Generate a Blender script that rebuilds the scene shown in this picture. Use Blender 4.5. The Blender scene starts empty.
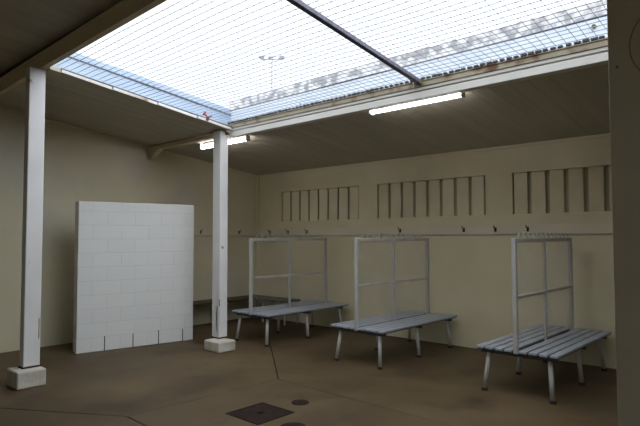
import bpy, bmesh, math, random
from mathutils import Vector, Matrix

random.seed(7)
SC = bpy.context.scene
COL = SC.collection

# ------------------------------------------------------------------ camera
YAW, PITCH, ROLL, FPX = -0.74, 0.045, -0.0023, 539.65
cam_d = bpy.data.cameras.new('camera'); cam = bpy.data.objects.new('camera', cam_d); COL.objects.link(cam)
cam_d.sensor_fit = 'HORIZONTAL'; cam_d.sensor_width = 36.0; cam_d.lens = FPX * 36.0 / 640.0
cam_d.clip_start = 0.05; cam_d.clip_end = 500
_cy, _sy, _cp, _sp = math.cos(YAW), math.sin(YAW), math.cos(PITCH), math.sin(PITCH)
_F = Vector((_sy * _cp, _cy * _cp, _sp)); _R = Vector((_cy, -_sy, 0)); _U = _R.cross(_F)
_cr, _sr = math.cos(ROLL), math.sin(ROLL)
_R2 = _R * _cr + _U * _sr; _U2 = _U * _cr - _R * _sr
M3 = Matrix((_R2, _U2, -_F)).transposed()
cam.matrix_world = Matrix.Translation((0, 0, 1.62)) @ M3.to_4x4()
SC.camera = cam

# ------------------------------------------------------------------ sky and exposure
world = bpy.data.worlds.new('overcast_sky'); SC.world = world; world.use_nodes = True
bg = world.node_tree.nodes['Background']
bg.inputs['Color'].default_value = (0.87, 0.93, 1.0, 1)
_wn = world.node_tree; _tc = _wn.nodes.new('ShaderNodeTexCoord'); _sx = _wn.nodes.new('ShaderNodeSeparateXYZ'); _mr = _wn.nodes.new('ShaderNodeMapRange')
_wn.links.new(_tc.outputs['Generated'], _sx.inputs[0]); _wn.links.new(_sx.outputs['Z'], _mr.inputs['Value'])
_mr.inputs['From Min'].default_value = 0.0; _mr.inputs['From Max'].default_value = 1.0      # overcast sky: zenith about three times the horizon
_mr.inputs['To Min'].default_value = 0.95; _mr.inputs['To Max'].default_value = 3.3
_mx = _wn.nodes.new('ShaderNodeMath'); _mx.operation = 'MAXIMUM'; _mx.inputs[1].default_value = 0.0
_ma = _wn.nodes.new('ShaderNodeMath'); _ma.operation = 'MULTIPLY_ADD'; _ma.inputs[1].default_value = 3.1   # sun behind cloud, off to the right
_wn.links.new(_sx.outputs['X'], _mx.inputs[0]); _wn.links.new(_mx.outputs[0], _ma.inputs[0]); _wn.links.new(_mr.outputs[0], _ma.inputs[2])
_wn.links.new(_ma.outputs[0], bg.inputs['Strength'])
SC.view_settings.view_transform = 'Standard'; SC.view_settings.look = 'None'
SC.view_settings.exposure = 0.0; SC.view_settings.gamma = 1.0
SC.view_settings.use_curve_mapping = False
LAMP_STRENGTH = 16.0

# ------------------------------------------------------------------ materials
def mat(name, c, c2=None, scale=3.0, rough=0.6, metal=0.0, detail=4.0, lo=0.35, hi=0.65, bump=0.0, bump_scale=60.0,
        stretch=(1, 1, 1), extra=None):
    m = bpy.data.materials.new(name); m.use_nodes = True
    nt = m.node_tree; b = nt.nodes['Principled BSDF']
    b.inputs['Roughness'].default_value = rough; b.inputs['Metallic'].default_value = metal
    b.inputs['Base Color'].default_value = (*c, 1)
    tc = nt.nodes.new('ShaderNodeTexCoord')
    if c2 is not None:
        mp = nt.nodes.new('ShaderNodeMapping'); mp.inputs['Scale'].default_value = stretch
        nt.links.new(tc.outputs['Object'], mp.inputs['Vector'])
        n = nt.nodes.new('ShaderNodeTexNoise'); n.inputs['Scale'].default_value = scale; n.inputs['Detail'].default_value = detail
        nt.links.new(mp.outputs['Vector'], n.inputs['Vector'])
        r = nt.nodes.new('ShaderNodeValToRGB')
        r.color_ramp.elements[0].position = lo; r.color_ramp.elements[1].position = hi
        r.color_ramp.elements[0].color = (*c, 1); r.color_ramp.elements[1].color = (*c2, 1)
        nt.links.new(n.outputs['Fac'], r.inputs['Fac'])
        out = r.outputs['Color']
        if extra is not None:      # second layer of stains
            n2 = nt.nodes.new('ShaderNodeTexNoise'); n2.inputs['Scale'].default_value = extra[1]; n2.inputs['Detail'].default_value = 6
            nt.links.new(tc.outputs['Object'], n2.inputs['Vector'])
            r2 = nt.nodes.new('ShaderNodeValToRGB')
            r2.color_ramp.elements[0].position = extra[2]; r2.color_ramp.elements[1].position = extra[3]
            r2.color_ramp.elements[0].color = (0, 0, 0, 1); r2.color_ramp.elements[1].color = (1, 1, 1, 1)
            nt.links.new(n2.outputs['Fac'], r2.inputs['Fac'])
            mx = nt.nodes.new('ShaderNodeMix'); mx.data_type = 'RGBA'
            nt.links.new(r2.outputs['Color'], mx.inputs[0])
            nt.links.new(out, mx.inputs[6]); mx.inputs[7].default_value = (*extra[0], 1)
            out = mx.outputs[2]
        nt.links.new(out, b.inputs['Base Color'])
    if bump > 0:
        n3 = nt.nodes.new('ShaderNodeTexNoise'); n3.inputs['Scale'].default_value = bump_scale; n3.inputs['Detail'].default_value = 3
        nt.links.new(tc.outputs['Object'], n3.inputs['Vector'])
        bp = nt.nodes.new('ShaderNodeBump'); bp.inputs['Strength'].default_value = bump; bp.inputs['Distance'].default_value = 0.01
        nt.links.new(n3.outputs['Fac'], bp.inputs['Height']); nt.links.new(bp.outputs['Normal'], b.inputs['Normal'])
    return m

def dull(m, v=0.2):
    m.node_tree.nodes['Principled BSDF'].inputs['Specular IOR Level'].default_value = v

def glow(name, c, s):
    m = bpy.data.materials.new(name); m.use_nodes = True; b = m.node_tree.nodes['Principled BSDF']
    b.inputs['Base Color'].default_value = (0.9, 0.9, 0.9, 1)
    b.inputs['Emission Color'].default_value = (*c, 1); b.inputs['Emission Strength'].default_value = s
    return m

def block_mat(name, c, cm, c2):
    m = bpy.data.materials.new(name); m.use_nodes = True; nt = m.node_tree; b = nt.nodes['Principled BSDF']
    b.inputs['Roughness'].default_value = 0.45
    tc = nt.nodes.new('ShaderNodeTexCoord'); sp = nt.nodes.new('ShaderNodeSeparateXYZ'); cb = nt.nodes.new('ShaderNodeCombineXYZ')
    nt.links.new(tc.outputs['Object'], sp.inputs[0])
    nt.links.new(sp.outputs['Y'], cb.inputs['X']); nt.links.new(sp.outputs['Z'], cb.inputs['Y'])
    br = nt.nodes.new('ShaderNodeTexBrick'); nt.links.new(cb.outputs[0], br.inputs['Vector'])
    br.inputs['Scale'].default_value = 1.0; br.inputs['Brick Width'].default_value = 0.4; br.inputs['Row Height'].default_value = 0.2
    br.inputs['Mortar Size'].default_value = 0.006; br.inputs['Mortar Smooth'].default_value = 0.3; br.inputs['Bias'].default_value = 0
    br.inputs['Color1'].default_value = (*c, 1); br.inputs['Color2'].default_value = (*c2, 1); br.inputs['Mortar'].default_value = (*cm, 1)
    nt.links.new(br.outputs['Color'], b.inputs['Base Color'])
    bp = nt.nodes.new('ShaderNodeBump'); bp.invert = True; bp.inputs['Strength'].default_value = 0.35; bp.inputs['Distance'].default_value = 0.004
    nt.links.new(br.outputs['Fac'], bp.inputs['Height']); nt.links.new(bp.outputs['Normal'], b.inputs['Normal'])
    return m

M = {}
M['wall'] = mat('cream_wall', (0.62, 0.56, 0.37), (0.68, 0.615, 0.415), 1.2, 0.5, bump=0.1, bump_scale=25, extra=((0.52, 0.48, 0.36), 0.7, 0.55, 0.75))
M['wall_left'] = mat('cream_block_wall', (0.62, 0.565, 0.385), (0.67, 0.62, 0.45), 0.9, 0.4, bump=0.1, bump_scale=20, extra=((0.56, 0.53, 0.44), 1.1, 0.5, 0.7))
M['ceiling'] = mat('grey_cream_roof_sheet', (0.46, 0.43, 0.34), (0.53, 0.49, 0.39), 1.5, 0.55, stretch=(4, 0.4, 1))
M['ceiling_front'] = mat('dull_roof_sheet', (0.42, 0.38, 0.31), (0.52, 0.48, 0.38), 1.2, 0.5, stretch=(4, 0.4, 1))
M['beam'] = mat('pale_painted_beam', (0.68, 0.66, 0.60), (0.74, 0.72, 0.67), 2, 0.45)
M['beam_dull'] = mat('dull_cream_beam', (0.62, 0.53, 0.37), (0.70, 0.60, 0.42), 1.5, 0.5)
M['angle'] = mat('rusty_angle', (0.36, 0.31, 0.22), (0.46, 0.40, 0.29), 3, 0.6, extra=((0.16, 0.08, 0.04), 5, 0.52, 0.66))
M['white_angle'] = mat('white_angle', (0.72, 0.70, 0.66), (0.62, 0.58, 0.5), 5, 0.5, extra=((0.22, 0.12, 0.06), 4, 0.62, 0.7))
M['post'] = mat('white_post_paint', (0.74, 0.73, 0.72), (0.80, 0.79, 0.78), 3, 0.4, extra=((0.34, 0.2, 0.1), 7, 0.70, 0.76))
M['rust'] = mat('rust', (0.16, 0.06, 0.025), (0.28, 0.12, 0.05), 25, 0.9)
M['footing'] = mat('painted_concrete', (0.50, 0.47, 0.39), (0.64, 0.61, 0.53), 8, 0.8, bump=0.4, bump_scale=40)
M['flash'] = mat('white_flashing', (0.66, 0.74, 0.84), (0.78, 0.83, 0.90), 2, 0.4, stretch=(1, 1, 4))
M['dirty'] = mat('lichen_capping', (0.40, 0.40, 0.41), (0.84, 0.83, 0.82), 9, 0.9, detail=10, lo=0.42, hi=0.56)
M['flash_side'] = mat('sky_tinted_flashing', (0.28, 0.36, 0.47), (0.33, 0.41, 0.52), 2, 0.5, stretch=(1, 1, 4))  # white flashing again, blue sky light and lower tone put into its colour
M['dark_line'] = mat('dark_gap', (0.05, 0.05, 0.06), rough=0.8)
M['wire'] = mat('galvanised_wire', (0.24, 0.25, 0.31), (0.32, 0.33, 0.39), 5, 0.5)
M['tube'] = mat('dark_galvanised_tube', (0.075, 0.07, 0.11), (0.17, 0.16, 0.21), 30, 0.5)
M['floor'] = mat('stained_concrete_floor', (0.060, 0.039, 0.018), (0.138, 0.096, 0.050), 0.75, 0.6, detail=8, lo=0.3, hi=0.7,
                 bump=0.25, bump_scale=90, extra=((0.055, 0.034, 0.018), 1.7, 0.53, 0.75))
M['slab_gap'] = mat('joint_dirt', (0.035, 0.026, 0.018), rough=0.95)
M['block'] = block_mat('white_block_paint', (0.76, 0.76, 0.74), (0.67, 0.68, 0.68), (0.735, 0.74, 0.725))
M['slot'] = mat('black_slot', (0.03, 0.03, 0.03), rough=0.9)
M['slat'] = mat('grey_slat', (0.30, 0.33, 0.37), (0.38, 0.41, 0.45), 6, 0.4, stretch=(6, 1, 1))
M['bench'] = mat('grey_bench_steel', (0.42, 0.41, 0.38), (0.50, 0.49, 0.45), 4, 0.4)
M['rubber'] = mat('black_rubber', (0.02, 0.018, 0.016), rough=0.8)
M['bearer'] = mat('dark_bearer', (0.06, 0.065, 0.075), rough=0.6)
M['brass'] = mat('dark_hook', (0.07, 0.055, 0.035), rough=0.4, metal=0.6)
M['lamp_body'] = mat('white_lamp_body', (0.75, 0.75, 0.75), rough=0.4)
M['lamp'] = glow('lit_tube', (1.0, 0.95, 0.98), LAMP_STRENGTH)
M['timber'] = mat('dark_timber', (0.055, 0.045, 0.028), (0.09, 0.07, 0.045), 8, 0.6, stretch=(1, 8, 8))
M['iron'] = mat('rusty_iron', (0.012, 0.007, 0.005), (0.030, 0.016, 0.011), 14, 0.7, bump=0.4, bump_scale=60)
M['iron_dark'] = mat('black_iron', (0.012, 0.009, 0.008), rough=0.8)
M['pier'] = mat('dull_pier', (0.42, 0.36, 0.27), (0.48, 0.42, 0.32), 2, 0.5, bump=0.1)
M['pier_line'] = mat('pier_groove', (0.20, 0.17, 0.13), rough=0.7)
M['rag_red'] = mat('red_rag', (0.20, 0.03, 0.025), (0.32, 0.07, 0.05), 20, 0.9)
M['rag_white'] = mat('white_rag', (0.75, 0.7, 0.68), rough=0.9)
M['green'] = mat('green_tarnish', (0.10, 0.14, 0.06), (0.2, 0.16, 0.06), 20, 0.8)
M['pole'] = mat('grey_pole', (0.30, 0.30, 0.36), rough=0.7)
M['ground'] = mat('outside_ground', (0.3, 0.28, 0.22), (0.25, 0.26, 0.18), 0.3, 0.9)
M['vent'] = mat('cream_louvre', (0.66, 0.60, 0.41), (0.72, 0.65, 0.46), 3, 0.55)
M['vent_back'] = mat('darker_vent_back', (0.52, 0.46, 0.32), (0.57, 0.51, 0.36), 3, 0.9)  # back panel in a darker cream than the blades
M['board'] = mat('cream_board', (0.62, 0.57, 0.42), (0.67, 0.62, 0.46), 2, 0.4)

dull(M['floor'], 0.28); dull(M['iron'], 0.15); dull(M['iron_dark'], 0.1); dull(M['ceiling'], 0.3); dull(M['ceiling_front'], 0.3)

# ------------------------------------------------------------------ mesh helpers
class MB:
    def __init__(s): s.bm = bmesh.new()
    def box(s, x0, x1, y0, y1, z0, z1):
        return s.prism([(x0, y0), (x1, y0), (x1, y1), (x0, y1)], z0, z1)
    def prism(s, poly, z0, z1):
        n = len(poly)
        a = [s.bm.verts.new((p[0], p[1], z0)) for p in poly]; b = [s.bm.verts.new((p[0], p[1], z1)) for p in poly]
        s.bm.faces.new(a[::-1]); s.bm.faces.new(b)
        for i in range(n): s.bm.faces.new((a[i], a[(i + 1) % n], b[(i + 1) % n], b[i]))
        return a + b
    def hexa(s, lo, hi):            # lo / hi: four 3-D points each
        a = [s.bm.verts.new(p) for p in lo]; b = [s.bm.verts.new(p) for p in hi]
        s.bm.faces.new(a[::-1]); s.bm.faces.new(b)
        for i in range(4): s.bm.faces.new((a[i], a[(i + 1) % 4], b[(i + 1) % 4], b[i]))
        return a + b
    def bar(s, p, q, w, h, up=(0, 0, 1)):      # rectangular bar from p to q, w across, h along up
        p, q = Vector(p), Vector(q); d = (q - p).normalized(); u = Vector(up)
        r = d.cross(u).normalized(); u = r.cross(d).normalized()
        o = [(-1, -1), (1, -1), (1, 1), (-1, 1)]
        return s.hexa([p + r * a * w / 2 + u * b * h / 2 for a, b in o], [q + r * a * w / 2 + u * b * h / 2 for a, b in o])
    def tube(s, pts, r, n=10, r2=None, caps=True):
        pts = [Vector(p) for p in pts]; rings = []
        ref = None
        for i, p in enumerate(pts):
            d = (pts[min(i + 1, len(pts) - 1)] - pts[max(i - 1, 0)]).normalized()
            if ref is None:
                ref = d.orthogonal().normalized()
            ref = (ref - d * ref.dot(d)).normalized(); t = d.cross(ref)
            rr = r if r2 is None else r + (r2 - r) * i / (len(pts) - 1)
            rings.append([s.bm.verts.new(p + (ref * math.cos(2 * math.pi * k / n) + t * math.sin(2 * math.pi * k / n)) * rr) for k in range(n)])
        for a, b in zip(rings, rings[1:]):
            for k in range(n): s.bm.faces.new((a[k], a[(k + 1) % n], b[(k + 1) % n], b[k]))
        if caps: s.bm.faces.new(rings[0][::-1]); s.bm.faces.new(rings[-1])
    def disc(s, c, r, h, n=28, rt=None):
        rt = rt or r
        a = [s.bm.verts.new((c[0] + r * math.cos(2 * math.pi * k / n), c[1] + r * math.sin(2 * math.pi * k / n), c[2])) for k in range(n)]
        b = [s.bm.verts.new((c[0] + rt * math.cos(2 * math.pi * k / n), c[1] + rt * math.sin(2 * math.pi * k / n), c[2] + h)) for k in range(n)]
        s.bm.faces.new(a[::-1]); s.bm.faces.new(b)
        for k in range(n): s.bm.faces.new((a[k], a[(k + 1) % n], b[(k + 1) % n], b[k]))
    def build(s, name, m, parent=None, bevel=0.0, seg=2, loc=None, smooth=False):
        bmesh.ops.recalc_face_normals(s.bm, faces=s.bm.faces)
        if bevel > 0:
            ed = [e for e in s.bm.edges if len(e.link_faces) == 2 and e.calc_face_angle(0) > 0.6]
            bmesh.ops.bevel(s.bm, geom=ed, offset=bevel, segments=seg, affect='EDGES', profile=0.5)
        if loc is not None: bmesh.ops.translate(s.bm, vec=-Vector(loc), verts=s.bm.verts)
        me = bpy.data.meshes.new(name); s.bm.to_mesh(me); s.bm.free()
        if smooth:
            for p in me.polygons: p.use_smooth = True
        me.materials.append(m)
        o = bpy.data.objects.new(name, me); COL.objects.link(o)
        if parent is not None: o.parent = parent
        if loc is not None: o.location = loc
        return o

def tag(o, label, cat, group=None, kind=None):
    o['label'] = label; o['category'] = cat
    if group: o['group'] = group
    if kind: o['kind'] = kind
    return o
def thing(name, loc, label, cat, group=None, rz=0):
    o = bpy.data.objects.new(name, None); COL.objects.link(o); o.location = loc; o.rotation_euler.z = rz
    o.empty_display_size = 0.1
    return tag(o, label, cat, group)
def struct(o):
    o['kind'] = 'structure'; return o
def copy_tree(o, parent=None):
    c = o.copy(); COL.objects.link(c)
    if parent is not None: c.parent = parent
    for ch in [k for k in bpy.data.objects if k.parent == o]: copy_tree(ch, c)
    return c

# ------------------------------------------------------------------ room dimensions (metres)
D, L = 7.39, -8.523            # back wall, left wall
RX, FY = 3.0, -2.0             # right wall, front wall
HC, S = 2.913, 0.1236          # roof height at the back wall, rise towards the front
PY1, PY2 = 5.0, 2.415          # back and front lines of the roof opening
OX0, OX1 = -6.32, 0.0          # left and right edges of the roof opening
def zr(y): return HC + S * (D - y)
def zm(y): return 3.316 + S * (PY1 - y)     # plane of the wire mesh
ZF = 3.78
def zf(y): return ZF + S * (PY2 - y)        # raised roof at the front

# ------------------------------------------------------------------ structure
# floor: concrete slabs with open joints, falling towards the drain rectangle
def inset(poly, d):
    n = len(poly); out = []
    area = sum(poly[i][0] * poly[(i + 1) % n][1] - poly[(i + 1) % n][0] * poly[i][1] for i in range(n))
    if area < 0: poly = poly[::-1]
    for i in range(n):
        p0, p1, p2 = Vector(poly[i - 1]), Vector(poly[i]), Vector(poly[(i + 1) % n])
        d1 = (p1 - p0).normalized(); d2 = (p2 - p1).normalized()
        n1 = Vector((-d1.y, d1.x)); n2 = Vector((-d2.y, d2.x)); b = (n1 + n2).normalized()
        out.append(tuple(p1 + b * d / max(0.3, b.dot(n1))))
    return out
c1, c2, c3, c4 = (-4.58, 4.30), (-4.65, 2.49), (-1.0, 2.40), (-1.0, 4.20)
e1, e2, e3, e4 = (-8.30, D), (L, 0.12), (2.2, FY), (2.2, D)
polys = [[c1, c2, c3, c4], [(L, D), e1, c1, c2, e2], [e1, e4, c4, c1], [c2, e2, (L, FY), e3, c3], [c3, e3, (RX, FY), (RX, D), e4, c4]]
f = MB()
for p in polys:
    q = inset(p, 0.005); f.prism(q, -0.06, 0.0)
floor = struct(f.build('floor', M['floor'], bevel=0.004, seg=1))
f = MB(); f.box(L, RX, FY, D, -0.16, -0.0601); struct(f.build('floor_base', M['slab_gap'], parent=floor))

# back wall with three recessed vent openings
VX = [(-7.784, -5.835), (-5.437, -3.491), (-3.095, -1.150)]
VB, VT = 1.925, 2.530
w = MB(); T = 0.22
w.box(L - 0.2, RX + 0.2, D, D + T, -0.1, VB)
w.hexa([(L - 0.2, D, VT), (RX + 0.2, D, VT), (RX + 0.2, D + T, VT), (L - 0.2, D + T, VT)],
       [(L - 0.2, D, HC + 0.05), (RX + 0.2, D, HC + 0.05), (RX + 0.2, D + T, HC + 0.02), (L - 0.2, D + T, HC + 0.02)])
edges = [L - 0.2] + [v for p in VX for v in p] + [RX + 0.2]
for i in range(0, len(edges), 2): w.box(edges[i], edges[i + 1], D, D + T, VB, VT)
struct(w.build('wall_back', M['wall']))

def side_wall(name, x0, x1, m):
    w = MB()
    pr = [(FY - 0.2, -0.1), (D + 0.2, -0.1), (D + 0.2, zr(D) + 0.0), (PY2, zr(PY2) + 0.04), (PY2, zf(PY2) + 0.04), (FY - 0.2, zf(FY) + 0.04)]
    a = [w.bm.verts.new((x0, y, z)) for y, z in pr]; b = [w.bm.verts.new((x1, y, z)) for y, z in pr]
    w.bm.faces.new(a); w.bm.faces.new(b[::-1])
    for i in range(6): w.bm.faces.new((a[i], a[(i + 1) % 6], b[(i + 1) % 6], b[i]))
    return struct(w.build(name, m))
side_wall('wall_left', L - 0.2, L, M['wall_left'])
side_wall('wall_right', RX, RX + 0.2, M['wall'])
w = MB(); w.box(L, 0.7, FY - 0.2, FY, -0.1, zf(FY) + 0.04); w.box(2.5, RX, FY - 0.2, FY, -0.1, zf(FY) + 0.04); w.box(0.7, 2.5, FY - 0.2, FY, 2.5, zf(FY) + 0.04); struct(w.build('wall_front', M['wall']))  # unseen opening behind the camera, added to let in fill light

# ceilings: sheets with shallow ribs running down the slope
def sheet(name, x0, x1, y0, y1, z, m, parent=None, rib=0.2):
    s = MB(); th = 0.05
    s.hexa([(x0, y0, z(y0)), (x1, y0, z(y0)), (x1, y1, z(y1)), (x0, y1, z(y1))],
           [(x0, y0, z(y0) + th), (x1, y0, z(y0) + th), (x1, y1, z(y1) + th), (x0, y1, z(y1) + th)])
    n = int((x1 - x0) / rib)
    for i in range(1, n):
        x = x0 + (x1 - x0) * i / n
        s.hexa([(x - 0.012, y0, z(y0) - 0.002), (x + 0.012, y0, z(y0) - 0.002), (x + 0.012, y1, z(y1) - 0.002), (x - 0.012, y1, z(y1) - 0.002)],
               [(x - 0.016, y0, z(y0) + 0.002), (x + 0.016, y0, z(y0) + 0.002), (x + 0.016, y1, z(y1) + 0.002), (x - 0.016, y1, z(y1) + 0.002)])
    return struct(s.build(name, m, parent=parent))
ceil = sheet('ceiling', L, RX, PY1 + 0.02, D, zr, M['ceiling'])
sheet('ceiling_side', L, OX0, 2.395, PY1 + 0.02, zr, M['ceiling'], ceil)
sheet('ceiling_end', OX1, RX, 2.395, PY1 + 0.02, zr, M['ceiling'], ceil)
sheet('ceiling_front', L, RX, FY, 2.39, zf, M['ceiling_front'])

# cover strip where roof meets the left and back walls
t = MB(); t.bar((L + 0.012, PY2, zr(PY2) - 0.02), (L + 0.012, D, zr(D) - 0.02), 0.022, 0.035); struct(t.build('trim_1', M['wall_left']))
t = MB(); t.bar((L, D - 0.012, HC - 0.02), (RX, D - 0.012, HC - 0.02), 0.022, 0.035); struct(t.build('trim_2', M['wall']))
t = MB(); t.box(L, L + 0.06, D - 0.03, D, 0, HC - 0.04); struct(t.build('trim_3', M['wall']))

# upstands (flashing) round the opening above the mesh
def upstand_x(name, y, x0, x1, z0, h1, h2):
    t = MB(); t.box(x0, x1, y, y + 0.03, z0, z0 + h1); o = struct(t.build(name, M['flash']))
    t = MB(); t.box(x0, x1, y - 0.004, y + 0.05, z0 + h1, z0 + h1 + 0.012); struct(t.build('flashing_lip', M['dark_line'], parent=o))
    t = MB(); n = 40
    for i in range(n):
        xa = x0 + (x1 - x0) * i / n; xb = x0 + (x1 - x0) * (i + 1) / n
        t.box(xa, xb, y + 0.012, y + 0.07, z0 + h1 + 0.0125, z0 + h1 + h2 + random.uniform(-0.008, 0.008))
    struct(t.build('roof_capping', M['dirty'], parent=o))
upstand_x('trim_4', PY1 + 0.07, -6.50, OX1 + 0.1, zm(PY1) - 0.07, 0.285, 0.16)
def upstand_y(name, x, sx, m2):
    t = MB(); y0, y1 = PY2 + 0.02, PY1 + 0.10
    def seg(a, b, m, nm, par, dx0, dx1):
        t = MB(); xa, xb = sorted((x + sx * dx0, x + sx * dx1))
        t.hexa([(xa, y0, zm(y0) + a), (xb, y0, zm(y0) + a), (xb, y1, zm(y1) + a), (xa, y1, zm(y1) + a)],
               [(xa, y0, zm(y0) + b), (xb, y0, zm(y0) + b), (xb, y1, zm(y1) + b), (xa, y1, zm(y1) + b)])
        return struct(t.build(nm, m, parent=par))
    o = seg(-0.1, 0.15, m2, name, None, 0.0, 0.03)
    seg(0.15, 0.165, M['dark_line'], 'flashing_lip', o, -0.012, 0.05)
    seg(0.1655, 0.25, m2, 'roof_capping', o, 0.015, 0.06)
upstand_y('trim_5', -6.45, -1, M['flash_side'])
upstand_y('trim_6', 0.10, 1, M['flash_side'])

# near pier on the right of the view
p = MB(); p.box(-0.567, 0.10, 2.28, 2.3249, 0, 3.74); p.box(-0.567, 0.10, 2.325, 2.389, 0, 3.598); pier = struct(p.build('wall_pier', M['pier'], bevel=0.006))
r = MB(); r.tube([(-0.337 + 0.154 * math.cos(a), 2.279, 2.335 + 0.154 * math.sin(a)) for a in [2 * math.pi * k / 64 for k in range(65)]], 0.0022, 6, caps=False)
r.build('ring_groove', M['pier_line'], parent=pier)
r = MB(); r.tube([(-0.535, 2.281, 2.27), (-0.535, 2.273, 2.27)], 0.005, 10)
r.build('screw_head', M['pier_line'], parent=pier)

# ground outside, far lighting pole stands on it
g = MB()
for a in ((-90, L - 0.21, -60, 90), (RX + 0.21, 60, -60, 90), (L - 0.21, RX + 0.21, D + 0.25, 90), (L - 0.21, RX + 0.21, -60, FY - 0.21)): g.box(*a, -0.3, -0.12)
struct(g.build('ground', M['ground']))

# ------------------------------------------------------------------ vents
for n, (x0, x1) in enumerate(VX, 1):
    b = MB(); b.box(x0, x1, D + 0.125, D + T, VB, VT)
    win = struct(b.build('window_%d' % n, M['vent_back']))
    fr = MB(); q = 0.012
    fr.box(x0, x1, D + 0.002, D + 0.1245, VB, VB + q); fr.box(x0, x1, D + 0.002, D + 0.1245, VT - q, VT)
    struct(fr.build('window_reveal', M['vent'], parent=win))
    k = 8; pitch = (x1 - x0) / k
    for i in range(k):
        xa = x0 + pitch * i
        l = MB()
        # each blade turns its face towards the room and to the right
        xl, yl, xr, yr, tk = xa + 0.014, D + 0.028, xa + pitch - 0.058, D + 0.066, 0.012
        l.hexa([(xl, yl, VB + q), (xr, yr, VB + q), (xr, yr + tk, VB + q), (xl, yl + tk, VB + q)],
               [(xl, yl, VT - q), (xr, yr, VT - q), (xr, yr + tk, VT - q), (xl, yl + tk, VT - q)])
        l.build('louvre_blade', M['vent'], parent=win, bevel=0.003, seg=1)

# ------------------------------------------------------------------ beams and posts
BZ0, BZ1 = 3.118, 3.243
b = MB(); b.box(-6.42, RX, PY1, PY1 + 0.10, BZ0, zr(PY1 + 0.05) - 0.008); b.box(-6.42, OX1, PY1, PY1 + 0.06, zr(PY1), BZ1)
o = thing('steel_beam', (-1, PY1, BZ0), 'long pale painted beam along back edge of roof opening above the benches', 'beam')
b.build('beam_web', M['beam'], parent=o, bevel=0.004, seg=1).matrix_parent_inverse = Matrix.Translation((1, -PY1, -BZ0))
def keep(ch, par):       # geometry was written in world metres
    ch.parent = par; ch.matrix_parent_inverse = Matrix.Translation(-Vector(par.location)); return ch
a = MB(); a.box(-6.42, OX1, PY1 - 0.012, PY1 + 0.045, BZ1 + 0.001, BZ1 + 0.055); a.box(-6.42, OX1, PY1 - 0.022, PY1 + 0.02, BZ1 + 0.055, BZ1 + 0.070)
ang = keep(a.build('angle_strip', M['angle'], bevel=0.003, seg=1), o); ang['label'] = 'rusting cream edge angle on top of the beam'
a = MB(); x = -6.40
while x < OX1 - 0.1:
    l_ = random.uniform(0.035, 0.055); a.box(x, x + l_, PY1 - 0.03, PY1 + 0.006, BZ1 + 0.0725, BZ1 + 0.092 + random.uniform(-0.003, 0.003)); x += 0.068
keep(a.build('mesh_tie_strip', M['dark_line']), o)

b = MB(); b.box(L, -6.60, PY1 - 0.10, PY1 + 0.0, 3.135, zr(PY1) - 0.008)
b.hexa([(L, PY1 - 0.10, 2.985), (L + 0.05, PY1 - 0.10, 2.985), (L + 0.05, PY1, 2.985), (L, PY1, 2.985)],
       [(L, PY1 - 0.10, 3.1345), (L + 0.30, PY1 - 0.10, 3.1345), (L + 0.30, PY1, 3.1345), (L, PY1, 3.1345)])
tag(b.build('steel_beam', M['beam_dull'], bevel=0.004, seg=1, loc=(-7.5, PY1, 2.99)), 'short cream beam from the middle post back to the left wall', 'beam')

o = thing('steel_beam', (-4, PY2, 3.55), 'deep cream beam crossing the upper left corner above left post', 'beam')
b = MB(); 
zb = lambda x: 3.545 + 0.0155 * (min(x, -3.0) + 6.48)
def bseg(b, xa, xb, y0, y1, lo, hi):
    b.hexa([(xa, y0, zb(xa) + lo), (xb, y0, zb(xb) + lo), (xb, y1, zb(xb) + lo), (xa, y1, zb(xa) + lo)],
           [(xa, y0, hi(xa)), (xb, y0, hi(xb)), (xb, y1, hi(xb)), (xa, y1, hi(xa))])
for xa, xb in ((L, -3.0), (-3.0, RX)):
    bseg(b, xa, xb, 2.325, 2.39, 0, lambda x: zb(x) + 0.16); bseg(b, xa, xb, 2.30, 2.3249, 0.147, lambda x: zb(x) + 0.16)
keep(b.build('beam_web', M['beam_dull']), o)
b = MB()
for xa, xb in ((L, -3.0), (-3.0, RX)): bseg(b, xa, xb, 2.34, 2.389, 0.1605, lambda x: zf(2.39) - 0.004)
keep(b.build('shadow_gap_strip', M['dark_line']), o)  # dark strip painted in for the shadowed gap between beam and roof

# white angle along the left edge of the opening
o = thing('edge_angle', (OX0, 3.7, zr(3.7)), 'thin white angle along left edge of the roof opening', 'metal strip')
a = MB()
y = PY2 + 0.10
for L_ in (0.62, 0.62, 0.62, 0.6):
    a.bar((OX0 + 0.012, y, zr(y) + 0.018), (OX0 + 0.012, y + L_ - 0.02, zr(y + L_ - 0.02) + 0.012), 0.022, 0.034); y += L_
keep(a.build('white_strip', M['white_angle']), o)
a = MB(); a.bar((OX0 + 0.002, PY2 + 0.1, zr(PY2 + 0.1) + 0.040), (OX0 + 0.002, PY1 - 0.02, zr(PY1 - 0.02) + 0.040), 0.03, 0.02)
keep(a.build('mesh_tie_strip', M['dark_line']), o)

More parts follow.
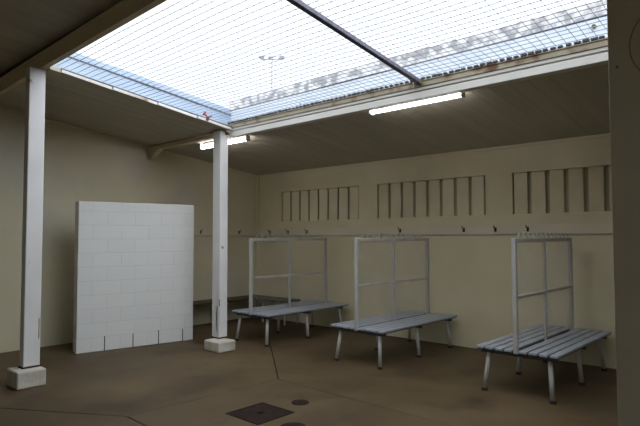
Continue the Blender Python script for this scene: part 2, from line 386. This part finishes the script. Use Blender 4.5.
def post(y0, y1, ztop, zf0, label, side):
    x0, x1 = (-6.60 if side else -6.54), -6.42; cx, cy = (x0 + x1) / 2, (y0 + y1) / 2
    o = thing('steel_post', (cx, cy, zf0), label, 'post')
    p = MB(); p.box(x0, x1, y0, y1, zf0 + 0.012, ztop); keep(p.build('shaft', M['post'], bevel=0.008), o)
    p = MB(); p.box(x0 - 0.01, x1 + 0.01, y0 - 0.01, y1 + 0.01, zf0, zf0 + 0.012); keep(p.build('base_plate', M['iron_dark']), o)['label'] = 'dark base plate'
    for sx in (0,):
        p = MB(); p.box(x1, x1 + 0.003, y0 + 0.01, y1 - 0.01, zf0 + 0.012, zf0 + 0.02); keep(p.build('rust_collar', M['rust']), o)
    return o
p1 = post(4.855, 4.998, 3.205, 0.15, 'white steel post in the middle, at the corner of the roof opening', 1)
p2 = post(2.215, 2.389, 3.542, 0.19, 'white steel post at far left, under the deep cream beam', 0)
# stains and fittings on the middle post
p = MB(); p.box(-6.425, -6.417, 4.852, 4.860, 0.62, 0.72); p.box(-6.5, -6.47, 4.855, 4.862, 0.25, 0.62); keep(p.build('rust_streak', M['rust']), p1)
p = MB(); p.box(-6.421, -6.4185, 2.366, 2.375, 0.50, 0.72); keep(p.build('rust_streak', M['rust']), p2)
p = MB(); p.box(-6.4195, -6.408, 4.94, 4.995, 3.15, 3.20); keep(p.build('rusted_cap', M['rust']), p1)

def footing(cx, cy, wx, wy, hh, label):
    p = MB(); v = p.box(cx - wx / 2, cx + wx / 2, cy - wy / 2, cy + wy / 2, 0.0, hh)
    tag(p.build('concrete_footing', M['footing'], bevel=0.022, seg=3, loc=(cx, cy, 0)), label, 'footing', 'concrete footings')
footing(-6.36, 4.82, 0.36, 0.30, 0.15, 'painted concrete block footing under the middle white post')
footing(-6.45, 2.26, 0.34, 0.30, 0.19, 'painted concrete block footing under the far left white post')

# ------------------------------------------------------------------ wire mesh and tube over the opening
def sag(x, y):
    return -0.018 * math.sin(math.pi * min(1, max(0, (y - PY2) / (PY1 - PY2)))) * (0.6 + 0.4 * math.sin(x * 2.1))
m_ = MB(); WR = 0.0029
y = PY2 + 0.10
while y < PY1 + 0.02:
    xs = [-6.44 + (OX1 + 6.52) * k / 26 for k in range(27)]
    ph = random.uniform(0, 6.28)
    m_.tube([(x, y + 0.007 * math.sin(x * 3 + ph), zm(y) + sag(x, y)) for x in xs], WR * 1.25, 4); y += 0.080
x = -6.40
while x < OX1 + 0.05:
    ys = [PY2 + 0.08 + (PY1 - 0.06 - PY2) * k / 12 for k in range(13)]
    ph = random.uniform(0, 6.28)
    m_.tube([(x + 0.008 * math.sin(yy * 4 + ph), yy, zm(yy) + sag(x, yy) + 0.003) for yy in ys], WR * 0.85, 4); x += 0.085
tag(m_.build('security_mesh', M['wire'], loc=(-3, 3.7, zm(3.7))), 'wide grid of thin wire mesh stretched over the roof opening', 'wire mesh')

o = thing('steel_tube', (-3.09, 3.7, zm(3.7)), 'dark steel tube crossing the roof opening under the wire mesh', 'tube')
t = MB(); t.bar((-3.015, PY2 + 0.0, zm(PY2) - 0.035), (-3.085, PY1 - 0.01, zm(PY1) - 0.030), 0.055, 0.045); keep(t.build('tube_body', M['tube'], bevel=0.006), o)
t = MB(); t.box(-3.13, -3.05, PY1 - 0.06, PY1 - 0.032, 3.262, 3.315); keep(t.build('end_bracket', M['green'], bevel=0.004), o)['label'] = 'tarnished green and brown bracket'

# odd scraps caught in the mesh
def scrap(name, c, m, label, cat, size, seed, tail=0.0):
    rnd = random.Random(seed); b = MB(); n = 9; pts = []
    for k in range(n):
        a = k / (n - 1); pts.append((c[0] + size * (a - 0.5) + rnd.uniform(-1, 1) * size * 0.18, c[1] + rnd.uniform(-1, 1) * size * 0.15, c[2] + math.sin(a * 7) * size * 0.3 - tail * a))
    b.tube(pts, size * 0.11, 6, size * 0.06)
    return tag(b.build(name, m, loc=c, smooth=True), label, cat)
scrap('rag', (-6.30, 4.52, 3.375), M['rag_red'], 'red scrap of rag caught in mesh near the middle post', 'rag', 0.15, 11, 0.07)
scrap('rag', (-3.15, PY1 - 0.05, 3.315), M['rag_red'], 'small dark red scrap tied beside the end of the steel tube', 'rag', 0.07, 5)
b = MB(); b.tube([(-3.16, PY1 - 0.035, 3.30), (-3.155, PY1 - 0.03, 3.26), (-3.163, PY1 - 0.032, 3.225)], 0.006, 6, 0.003)
tag(b.build('cord', M['rag_white'], loc=(-3.16, PY1 - 0.03, 3.25)), 'short white cord end hanging over the beam beside the tube', 'cord')
b = MB(); b.disc((0, 0, -0.012), 0.017, 0.024, 14)
o = tag(b.build('bolt', M['green'], loc=(0, 0, 0)), 'dark round bolt head on the white flashing at far right', 'bolt'); o.rotation_euler.x = math.pi / 2; o.location = (-1.361, PY1 + 0.056, 3.462)
b = MB(); b.tube([(-4.97, PY1 + 0.058, 3.30), (-4.97, PY1 + 0.058, 3.40)], 0.008, 8)
tag(b.build('bolt', M['wire'], loc=(-4.97, PY1 + 0.058, 3.3)), 'thin grey upright pin on flashing, just right of middle post', 'bolt')

# ------------------------------------------------------------------ ceiling lamps
def lamp(x0, x1, y, label):
    z = zr(y); cx = (x0 + x1) / 2
    o = thing('batten_light', (cx, y, z), label, 'ceiling light', 'fluorescent battens on the sloping ceiling')
    b = MB(); b.box(x0 + 0.03, x1 - 0.03, y - 0.03, y + 0.03, z - 0.03, z - 0.004); keep(b.build('lamp_body', M['lamp_body'], bevel=0.004), o)
    b = MB(); b.tube([(x0, y, z - 0.052), (x0 + 0.02, y, z - 0.052), (x1 - 0.02, y, z - 0.052), (x1, y, z - 0.052)], 0.038, 16); keep(b.build('diffuser', M['lamp'], smooth=False), o)
    for x, s in ((x0, -1), (x1, 1)):
        b = MB(); b.box(min(x, x + s * 0.02), max(x, x + s * 0.02), y - 0.043, y + 0.043, z - 0.096, z - 0.008); keep(b.build('end_cap', M['lamp_body'], bevel=0.006), o)
lamp(-7.44, -6.29, 5.26, 'lit fluorescent batten on ceiling behind the middle white post')
lamp(-3.87, -2.69, 5.17, 'long lit fluorescent batten on ceiling right of centre, behind pale beam')

# ------------------------------------------------------------------ privacy wall
A = Vector((-7.631, 3.313, 0)); B = Vector((-7.329, 5.027, 0)); rz = math.atan2(-(B.x - A.x), B.y - A.y); LEN = (B - A).length
o = thing('privacy_screen_wall', A, 'freestanding white painted blockwork screen wall beside the left wall', 'block wall', rz=rz)
b = MB(); b.box(-0.19, 0, 0, LEN, 0, 2.14); b.build('blockwork', M['block'], parent=o, bevel=0.008, seg=2)
for u, hgt in ((0.375, 0.21), (0.783, 0.20), (1.171, 0.21), (1.557, 0.19)):
    b = MB(); b.box(-0.002, 0.0015, u, u + 0.013, 0.0, hgt); b.build('drain_slot', M['slot'], parent=o)['label'] = 'black upright slot at the foot'

# ------------------------------------------------------------------ hook rails
def hook_rail(name, lab, p0, p1, along, hooks, labs):
    o = tag(None or bpy.data.objects.new(name, None), lab, 'hook rail'); COL.objects.link(o); o.location = p0
    b = MB()
    if along == 'x': b.box(p0[0], p1[0], D - 0.018, D, 1.66, 1.79)
    else: b.box(L, L + 0.018, p0[1], p1[1], 1.66, 1.79)
    keep(b.build('rail_board', M['board'], bevel=0.005, seg=2), o)
    b = MB()
    if along == 'x': b.box(p0[0], p1[0], D - 0.022, D, 1.648, 1.6595)
    else: b.box(L, L + 0.022, p0[1], p1[1], 1.648, 1.6595)
    keep(b.build('rail_edge', M['bench'], bevel=0.002, seg=1), o)
    for h in hooks:
        b = MB()
        if along == 'x': base = Vector((h, D - 0.018, 1.725)); n = Vector((0, -1, 0)); s = Vector((1, 0, 0))
        else: base = Vector((L + 0.018, h, 1.725)); n = Vector((1, 0, 0)); s = Vector((0, 1, 0))
        up = Vector((0, 0, 1))
        b.bar(base - up * 0.03 + n * 0.003, base + up * 0.03 + n * 0.003, 0.026, 0.006, up=n)
        b.tube([base + up * 0.018 + n * 0.004, base + up * 0.012 + n * 0.04, base + up * 0.028 + n * 0.062, base + up * 0.048 + n * 0.066], 0.006, 8)
        b.tube([base - up * 0.012 + n * 0.004, base - up * 0.028 + n * 0.022, base - up * 0.022 + n * 0.04, base - up * 0.006 + n * 0.044], 0.0055, 8)
        b.tube([base + up * 0.046 + n * 0.066, base + up * 0.054 + n * 0.066], 0.010, 8)
        keep(b.build('coat_hook', M['brass']), o)
    return o
hook_rail('hook_rail', 'long cream board of dark coat hooks across the back wall below the vents', (L + 0.06, D, 1.66), (RX, D, 1.66), 'x',
          (-8.09, -7.57, -7.06, -4.96, -3.83, -3.34, -2.88), None)
hook_rail('hook_rail', 'cream board with dark coat hooks on the left wall behind the screen wall', (L, 4.9, 1.66), (L, D - 0.031, 1.66), 'y', (5.98, 6.90), None)

# ------------------------------------------------------------------ corner wall bench
o = thing('wall_bench', (-8.2, 6.3, 0), 'dark low slatted corner bench along the left wall behind middle post', 'bench')
for k in range(4):
    x0 = L + 0.02 + k * 0.11
    b = MB(); b.box(x0, x0 + 0.095, 5.05, D - 0.05, 0.42, 0.45); keep(b.build('slat', M['timber'], bevel=0.004, seg=1), o)
for k in range(4):
    y0 = D - 0.05 - 0.095 - k * 0.11
    b = MB(); b.box(L + 0.47, -7.20, y0, y0 + 0.095, 0.42, 0.45); keep(b.build('slat', M['timber'], bevel=0.004, seg=1), o)
for (x0, x1, y0, y1) in ((L + 0.02, L + 0.44, 5.2, 5.24), (L + 0.02, L + 0.44, 6.2, 6.24), (-7.9, -7.86, D - 0.44, D - 0.03), (-7.3, -7.26, D - 0.44, D - 0.03)):
    b = MB(); b.box(x0, x1, y0, y1, 0.38, 0.419); keep(b.build('bearer', M['bench']), o)
for (x, y) in ((L + 0.40, 5.22), (L + 0.40, 6.22), (-7.88, D - 0.40), (-7.28, D - 0.40), (L + 0.06, 5.22), (L + 0.06, 6.22), (-7.88, D - 0.07), (-7.28, D - 0.07)):
    b = MB(); b.tube([(x, y, 0), (x, y, 0.379)], 0.018, 10); keep(b.build('leg', M['bench'], smooth=False), o)

# ------------------------------------------------------------------ double sided benches
BL, BW, YF = 1.88, 0.86, 5.41
def make_bench(hoops):
    o = bpy.data.objects.new('changing_bench', None); COL.objects.link(o); o.empty_display_size = 0.1
    sw = 0.084; gap = 0.019
    for s in (-1, 1):
        for k in range(4):
            xa = 0.032 + k * (sw + gap); xs = sorted((s * xa, s * (xa + sw)))
            b = MB(); b.box(xs[0], xs[1], 0, BL, 0.443, 0.470); sl = b.build('slat', M['slat'], parent=o, bevel=0.006, seg=2)
            b = MB(); b.box(xs[0] + 0.012, xs[1] - 0.012, 0.01, BL - 0.01, 0.430, 0.4429); b.build('slat_web', M['bearer'], parent=sl)
    ys = (0.09, 0.93, 1.74)
    for y in ys:
        b = MB(); b.box(-BW / 2 + 0.03, BW / 2 - 0.03, y - 0.02, y + 0.02, 0.393, 0.4295); b.build('bearer', M['bearer'], parent=o, bevel=0.003, seg=1)
        for s in (-1, 1):
            b = MB(); dy = -0.05 if y == ys[0] else (0.04 if y == ys[2] else 0.0)
            p = Vector((s * 0.315, y, 0.3925)); q = Vector((s * 0.352, y + dy, 0.018))
            b.tube([q, p], 0.024, 14)
            lg = b.build('leg', M['bench'], parent=o)
            for pl in lg.data.polygons: pl.use_smooth = len(pl.vertices) == 4
            b = MB(); b.disc((q.x, q.y, 0.0), 0.034, 0.03, 16, 0.030); b.build('rubber_foot', M['rubber'], parent=lg)
    zt = 1.605
    for y, w_ in ((0.03, 0.044), (0.86, 0.027), (1.75, 0.04)):
        b = MB(); b.box(-w_ / 2, w_ / 2, y - w_ / 2, y + w_ / 2, 0.4305, zt); b.build('upright', M['bench'], parent=o, bevel=0.004, seg=1)
    b = MB(); b.box(-0.0225, 0.0225, 0.056, 1.727, zt - 0.042, zt); b.build('top_rail', M['bench'], parent=o, bevel=0.004, seg=1)
    for ya, yb in ((0.056, 0.844), (0.876, 1.727)):
        b = MB(); b.box(-0.017, 0.017, ya, yb, 0.98, 1.012); b.build('middle_rail', M['bench'], parent=o, bevel=0.003, seg=1)
    # hoop shaped hooks along the top
    b = MB(); n = hoops
    for k in range(n):
        yc = 0.12 + (1.55) * (k + 0.5) / n; rr = 0.055
        b.tube([(0, yc - rr * math.cos(a), zt + rr * 1.0 * math.sin(a)) for a in [math.pi * j / 10 for j in range(11)]], 0.005, 6)
    b.build('hoop_hooks', M['bench'], parent=o)
    # chain link infill, diamond pattern
    b = MB(); y0, y1, z0, z1, st = 0.056, 1.727, 0.49, zt - 0.04, 0.075
    def wire(sgn, c, off):
        ya = y0; pts = []
        if sgn > 0: a, e = max(y0, c + z0), min(y1, c + z1); P = lambda y: (off, y, y - c)
        else: a, e = max(y0, c - z1), min(y1, c - z0); P = lambda y: (off, y, c - y)
        if e - a > 0.02: b.tube([P(a), P(e)], 0.0012, 4, caps=False)
    c = y0 - z1
    while c < y1 - z0: wire(1, c, 0.003); c += st
    c = y0 + z0
    while c < y1 + z1: wire(-1, c, -0.003); c += st
    for yy in (0.066, 0.834, 0.886, 1.717):
        b.tube([(0, yy, z0), (0, yy, z1)], 0.003, 5)
    for yy in (0.86, 1.75):          # lacing loops tying the mesh to the uprights
        z = 0.52
        while z < zt - 0.06:
            b.tube([(0.03 * math.cos(a), yy + 0.03 * math.sin(a), z + 0.004 * a) for a in [2 * math.pi * j / 8 for j in range(9)]], 0.004, 4, caps=False); z += 0.075
    b.build('chain_link_infill', M['bench'], parent=o)
    return o
proto = make_bench(12)
for i, (x, lab) in enumerate(((-6.41, 'grey slatted changing bench nearest the middle white post, tall mesh divider'),
                              (-4.335, 'middle one of three grey slatted changing benches with mesh dividers'),
                              (-2.27, 'grey slatted changing bench nearest the dark pier on the right, hooped divider'))):
    bch = proto if i == 0 else copy_tree(proto)
    bch.location = (x, YF, 0)
    tag(bch, lab, 'bench', 'double sided changing benches')

# ------------------------------------------------------------------ drain covers in the floor
o = thing('drain_cover', (-3.82, 3.36, 0), 'square rusty iron drain cover in the concrete floor', 'drain cover')
b = MB(); w_ = 0.225
b.box(-w_, w_, -w_, -w_ + 0.02, 0, 0.006); b.box(-w_, w_, w_ - 0.02, w_, 0, 0.006); b.box(-w_, -w_ + 0.02, -w_ + 0.02, w_ - 0.02, 0, 0.006); b.box(w_ - 0.02, w_, -w_ + 0.02, w_ - 0.02, 0, 0.006)
b.build('frame', M['iron'], parent=o)
b = MB(); b.box(-w_ + 0.024, w_ - 0.024, -w_ + 0.024, w_ - 0.024, 0, 0.005); b.build('plate', M['iron'], parent=o)
b = MB(); b.disc((0, 0, 0.0052), 0.035, 0.004, 20); b.build('lifting_hole', M['iron_dark'], parent=o)['label'] = 'black round hole in the centre'
for (x, y, r_, lab) in ((-3.77, 3.835, 0.088, 'small round iron cap in floor just beyond the square drain cover'),
                        (-3.33, 3.30, 0.115, 'round iron drain cap at the bottom edge, right of the square cover')):
    o = thing('round_drain_cover', (x, y, 0), lab, 'drain cap')
    b = MB(); b.disc((0, 0, 0), r_, 0.006, 32, r_ - 0.004); b.build('cap_plate', M['iron'], parent=o)
    b = MB(); b.disc((0, 0, 0.0061), r_ * 0.15, 0.003, 12); b.build('cap_screw', M['iron_dark'], parent=o)

# ------------------------------------------------------------------ floodlight pole far outside
K = 60.0; px, py, pz = K * -0.73, K * 0.6686, 1.62 + K * 0.334
o = thing('floodlight_pole', (px, py, -0.12), 'pale tall floodlight mast outside, seen through the roof mesh', 'light pole')
right = Vector((math.cos(YAW), -math.sin(YAW), 0))
b = MB(); b.tube([(px, py, -0.12), (px, py, pz - 0.2)], 0.16, 10, 0.06); keep(b.build('mast', M['pole'], smooth=True), o)
b = MB(); b.bar(Vector((px, py, pz - 0.25)) - right * 1.3, Vector((px, py, pz - 0.25)) + right * 1.3, 0.12, 0.12); keep(b.build('crossarm', M['pole']), o)
for s in (-1.15, -0.1, 1.1):
    c = Vector((px, py, pz)) + right * s
    b = MB(); v = b.bar(c - right * 0.3, c + right * 0.3, 0.5, 0.28 if abs(s) > 1 else 0.2, up=(0.3, -0.3, 1)); keep(b.build('floodlight', M['pole'], bevel=0.05), o)
